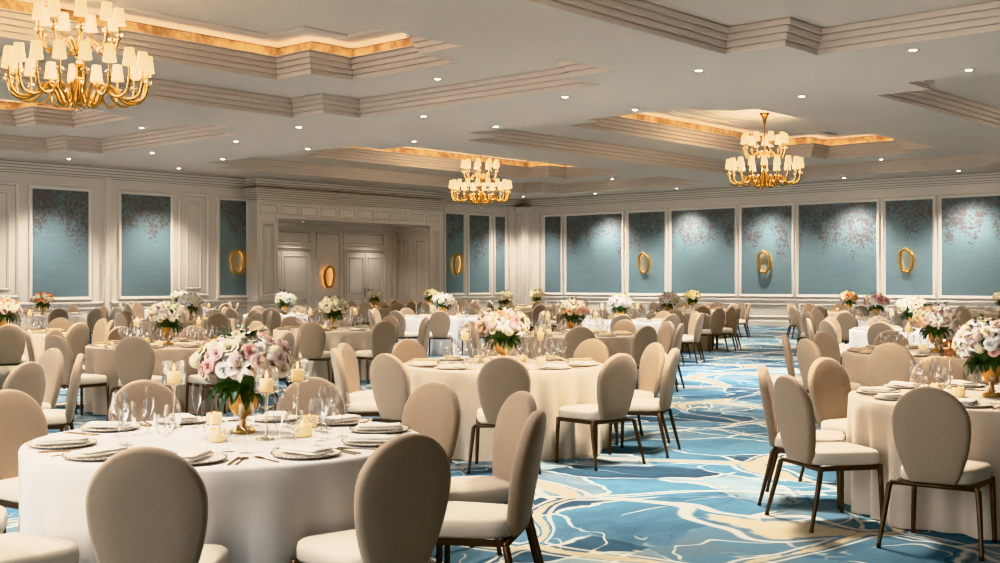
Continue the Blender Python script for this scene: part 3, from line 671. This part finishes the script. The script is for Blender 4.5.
# ------------------------------------------------------------------ tables, chairs and settings
# name, pixel column, distance, cloth, palette, bouquet words, chair angles (0 = away from the viewer, clockwise), table phrase
U = lambda a: [a + 36 * k for k in range(10)]
TAB = [
 ('T1', 228, 5.80, 'pearl', ('blush', 'pink', 'pink', 'white', 'cream', 'blush'), 'pink rose and white lily', [-31, 6, 38, 70, 105, 141, 179, 213, 249, 296], 'nearest table at front left'),
 ('T2', 503, 11.0, 'ivory', ('pink', 'peach', 'cream', 'blush'), 'pink and peach rose', [0, 36, 72, 107, 143, 180, 217, 251, 284, -40], 'first table left of aisle'),
 ('T3', 997, 7.90, 'ivory', ('blush', 'pink', 'white', 'cream'), 'pale pink rose and lily', [216, 255, 288, -30, 5, 41, 77, 113, 149, 182], 'first table right of aisle'),
 ('R2', 934, 12.8, 'taupe', ('peach', 'cream', 'mauve', 'blush', 'peach'), 'peach and dusty pink rose', [215, 254, 290, 326, 2, 38, 74, 110, 146, 181], 'second table right of aisle'),
 ('T10', 572, 17.2, 'taupe', ('pink', 'peach', 'cream', 'peach'), 'tall pink and peach rose', U(0), 'second table left of aisle'),
 ('T4', 168, 14.4, 'taupe', ('peach', 'cream', 'blush', 'cream'), 'cream and peach rose', U(-2), 'first table in middle row'),
 ('T6', 4, 17.9, 'ivory', ('peach', 'cream', 'blush'), 'cream and blush rose', U(10), 'first table in back row'),
 ('T5', 333, 19.1, 'ivory', ('cream', 'peach', 'cream'), 'cream rose', [-4, 30, 66, 102, 143, 184, 219, 256, 290, 324], 'second table in middle row'),
 ('R3', 912, 18.7, 'white', ('white', 'cream', 'white'), 'white lily and cream', U(-2), 'third table right of aisle'),
 ('T11', 620, 23.0, 'white', ('white', 'cream', 'white'), 'white and cream', U(4), 'third table left of aisle'),
 ('T9', 443, 25.6, 'white', ('white', 'cream', 'white'), 'low white', U(0), 'third table in middle row'),
 ('R4', 876, 24.0, 'white', ('mauve', 'cream', 'mauve', 'peach'), 'mauve and cream', U(2), 'fourth table right of aisle'),
 ('C2', 190, 23.5, 'taupe', ('cream', 'white'), 'cream and white', U(3), 'second table in back row'),
 ('T8', 285, 27.4, 'white', ('white', 'cream', 'white'), 'white and green', U(0), 'third table in back row'),
 ('W1', 43, 27.4, 'pearl', ('peach', 'cream', 'orange'), 'peach and cream', U(5), 'first table by left wall'),
 ('T12', 669, 27.0, 'taupe', ('cream', 'blush', 'peach'), 'blush and cream', U(3), 'fourth table left of aisle'),
 ('M4', 505, 31.5, 'taupe', ('cream', 'peach'), 'peach and cream', U(2), 'fourth table in middle row'),
 ('R5', 849, 30.8, 'ivory', ('orange', 'peach', 'yellow'), 'orange and peach', U(8), 'fifth table right of aisle'),
 ('T13', 692, 33.0, 'ivory', ('yellow', 'cream', 'cream'), 'yellow and cream', U(0), 'fifth table left of aisle'),
 ('W2', 180, 33.0, 'white', ('white', 'cream'), 'small white', U(7), 'second table by left wall'),
 ('C4', 374, 34.5, 'taupe', ('cream', 'peach'), 'cream and peach', U(4), 'fourth table in back row'),
 ('M5', 537, 37.0, 'ivory', ('yellow', 'peach', 'cream'), 'peach and yellow', U(0), 'fifth table in middle row'),
 ('C5', 430, 39.0, 'ivory', ('yellow', 'cream'), 'cream and yellow', U(6), 'fifth table in back row'),
 ('R6', 1003, 29.8, 'taupe', ('cream',), 'cream', [200, 238, 275, 312], 'table at far right edge'),
 ('X0', -132, 9.30, 'ivory', ('cream',), 'cream', [37, 74, 112, 148], 'table beyond left photo edge'),
]
def posname(a):
    a = (a + 18) % 360; k = int(a // 36)
    return ['far side', 'far right side', 'right side towards back', 'right side towards front', 'near right side', 'near side', 'near left side', 'left side towards front', 'left side towards back', 'far left side'][k]
def pol(cx, cy, ang, r):
    a = radians(ang); l, d = sin(a) * r, cos(a) * r
    return cx + DX * d + DY * l, cy + DY * d - DX * l
def px_of(x, y): D = x * DX + y * DY; return 500 + F * (x * DY - y * DX) / D
chair0 = make_chair(False); used = False
def facing(x, y, cx, cy): return atan2(cy - y, cx - x) - pi / 2
for ti, (tn_, px, D, cloth, pal, bw, angs, ph) in enumerate(TAB):
    cx, cy = at(px, D); near = D < 13.5; mid = D < 21
    rr = random.Random(100 + ti)
    if tn_ != 'X0':
        t = thing('banquet_table', 'round banquet table under floor-length %s cloth, %s' % ({'pearl': 'pale grey'}.get(cloth, cloth), ph), 'table', (cx, cy, 0), rr.uniform(0, 6), 'round banquet tables')
        obj('tablecloth', CLOTH[cloth][ti % 2], t); obj('tabletop', TOPM, t); obj('pedestal', PEDM, t)
        bpx = {'T1': 243, 'T3': 992, 'R2': 936}.get(tn_, px); bx, by = at(bpx, D + (.2 if tn_ == 'T1' else 0))
        bouquet((bx, by, TZ), '%s bouquet in gold vase, %s' % (bw, ph), pal, 40 + ti, near or tn_ in ('T10', 'T4'))
    for a in angs:
        x, y = pol(cx, cy, a + rr.uniform(-1.5, 1.5), {'T1': 1.215, 'T3': 1.21}.get(tn_, 1.24) + rr.uniform(0, .03)); p = px_of(x, y)
        if not -70 < p < 1075 or x > XW - .6 or y > YW - .6: continue
        if not used: c = chair0; used = True
        else: c = dup(chair0)
        c.location = (x, y, 0); c.rotation_euler.z = facing(x, y, cx, cy) + rr.uniform(-.06, .06)
        c['label'] = 'taupe oval-back chair, %s, %s' % (posname(a), ph)
    if tn_ == 'X0': continue
    def rel(l, d): return cx + DX * d + DY * l, cy + DY * d - DX * l
    def ang(l, d): return math.degrees(atan2(l, d))
    nv = 5 if near else (3 if mid else 2)
    VS = {'T1': [(-.41, .40), (-.02, -.14), (.36, .05), (.33, .42), (-.2, .55)], 'T3': [(-.27, -.04), (-.3, .27), (.3, .25)],
          'R2': [(-.42, .1), (.42, .05), (.02, .4), (.3, -.35)]}.get(tn_) or [(.36 * sin(radians(360 / nv * k + 25 + 7 * ti)), .36 * cos(radians(360 / nv * k + 25 + 7 * ti))) for k in range(nv)]
    HS = {'T1': [(-.38, .42), (.24, .58), (.20, -.06)], 'T3': [(-.10, .58), (.35, -.4)], 'R2': [(-.38, -.30), (.40, -.25)]}.get(tn_)
    if HS is None: HS = [(-.35, -.09), (.35, .09)] if D < 24 else []
    VS = [v for v in VS if all(math.hypot(v[0] - h[0], v[1] - h[1]) > .12 for h in HS)]
    KEEP = [rel(*v) for v in VS + HS]
    # place settings
    for a in angs if tn_ != 'R6' else U(0):
        x, y = pol(cx, cy, a, .76)
        if not -30 < px_of(x, y) < 1030: continue
        pn = posname(a); rot = facing(x, y, cx, cy); place = '%s, %s' % (pn, ph)
        ca, sa = cos(rot), sin(rot)
        def put(me, dx, dy, label, cat, grp, dz=0, r=0.0):
            wx, wy = x + ca * dx - sa * dy, y + sa * dx + ca * dy
            if dy > .1 and any(math.hypot(wx - k[0], wy - k[1]) < .11 for k in KEEP): return
            o = obj(me.name.split('.')[0], me, None, (x + ca * dx - sa * dy, y + sa * dx + ca * dy, TZ + dz), (0, 0, rot + r)); return tag(o, label, cat, grp)
        put(PLATE if near else PLATE_F, 0, 0, 'white charger plate with beaded rim, ' + place, 'plate', 'charger plates')
        nr = rr.uniform(-.3, .3)
        put(NAPT if cloth in ('ivory', 'taupe') and tn_ != 'T3' and a % 2 < 1 else NAPK, 0, 0, 'folded linen napkin on plate, ' + place, 'napkin', 'folded napkins', .0165, nr)
        if D < 30:
            put(WINE, .19, .24, 'tall stemmed wine glass, ' + place, 'wine glass', 'wine glasses')
            put(GOB, .10, .28, 'wide water goblet, ' + place, 'goblet', 'water goblets')
        if mid: put(FLUTE, .01, .27, 'slim champagne flute, ' + place, 'champagne flute', 'champagne flutes')
        if near:
            put(FORK, -.19, .0, 'dinner fork left of plate, ' + place, 'fork', 'dinner forks'); put(KNIFE, .185, .0, 'dinner knife right of plate, ' + place, 'knife', 'dinner knives')
            put(SPOON, .215, .0, 'spoon beside the knife, ' + place, 'spoon', 'spoons')
    # candles round the vase
    for l, d in VS:
        v = thing('votive_candle', 'lit votive candle, %s of vase, %s' % (posname(ang(l, d)), ph), 'candle', (*rel(l, d), TZ), 0, 'votive candles'); v.scale = (.86, .86, .9)
        obj('glass_cup', CUP, v); obj('candle', WAXS, v); obj('flame', FLAME, v, (0, 0, .046))
    for k, (l, d) in enumerate(HS):
        h = thing('hurricane_candle_holder', 'tall glass candle holder, %s of vase, %s' % (posname(ang(l, d)), ph), 'candle holder', (*rel(l, d), TZ), 0, 'stemmed hurricane candle holders')
        obj('glass_stem', HST, h); obj('glass_chimney', HCS if tn_ == 'T3' and k == 0 else HCY, h)
        pc = obj('pillar_candle', PIL, h); obj('flame', FLAME, pc, (0, 0, .295), scale=1.3)

# ------------------------------------------------------------------ world
w = bpy.data.worlds.new('world'); sc.world = w; w.use_nodes = True; nt = w.node_tree
bg = nt.nodes['Background']; tcx = nt.nodes.new('ShaderNodeTexCoord'); sp = nt.nodes.new('ShaderNodeSeparateXYZ'); nt.links.new(tcx.outputs['Generated'], sp.inputs[0])
mr = nt.nodes.new('ShaderNodeMapRange'); mr.interpolation_type = 'SMOOTHSTEP'; mr.inputs[1].default_value = .1; mr.inputs[2].default_value = 1; mr.inputs[3].default_value = .06; mr.inputs[4].default_value = 3.4
vd = nt.nodes.new('ShaderNodeVectorMath'); vd.operation = 'DOT_PRODUCT'; nt.links.new(tcx.outputs['Generated'], vd.inputs[0]); vd.inputs[1].default_value = (-.8, .6, 0); nt.links.new(vd.outputs['Value'], mr.inputs[0]); bg.inputs['Color'].default_value = (1, .97, .94, 1); nt.links.new(mr.outputs[0], bg.inputs['Strength'])
sc.view_settings.view_transform = 'Khronos PBR Neutral'; sc.view_settings.exposure = 0.08
sc.view_settings.use_curve_mapping = True; cmap = sc.view_settings.curve_mapping; cc = cmap.curves[3]; cc.points.new(.22, .185); cc.points.new(.72, .755); cmap.update()
sc.cycles.max_bounces = 8; sc.cycles.transparent_max_bounces = 16; sc.cycles.use_denoising = True; sc.cycles.sample_clamp_indirect = 6
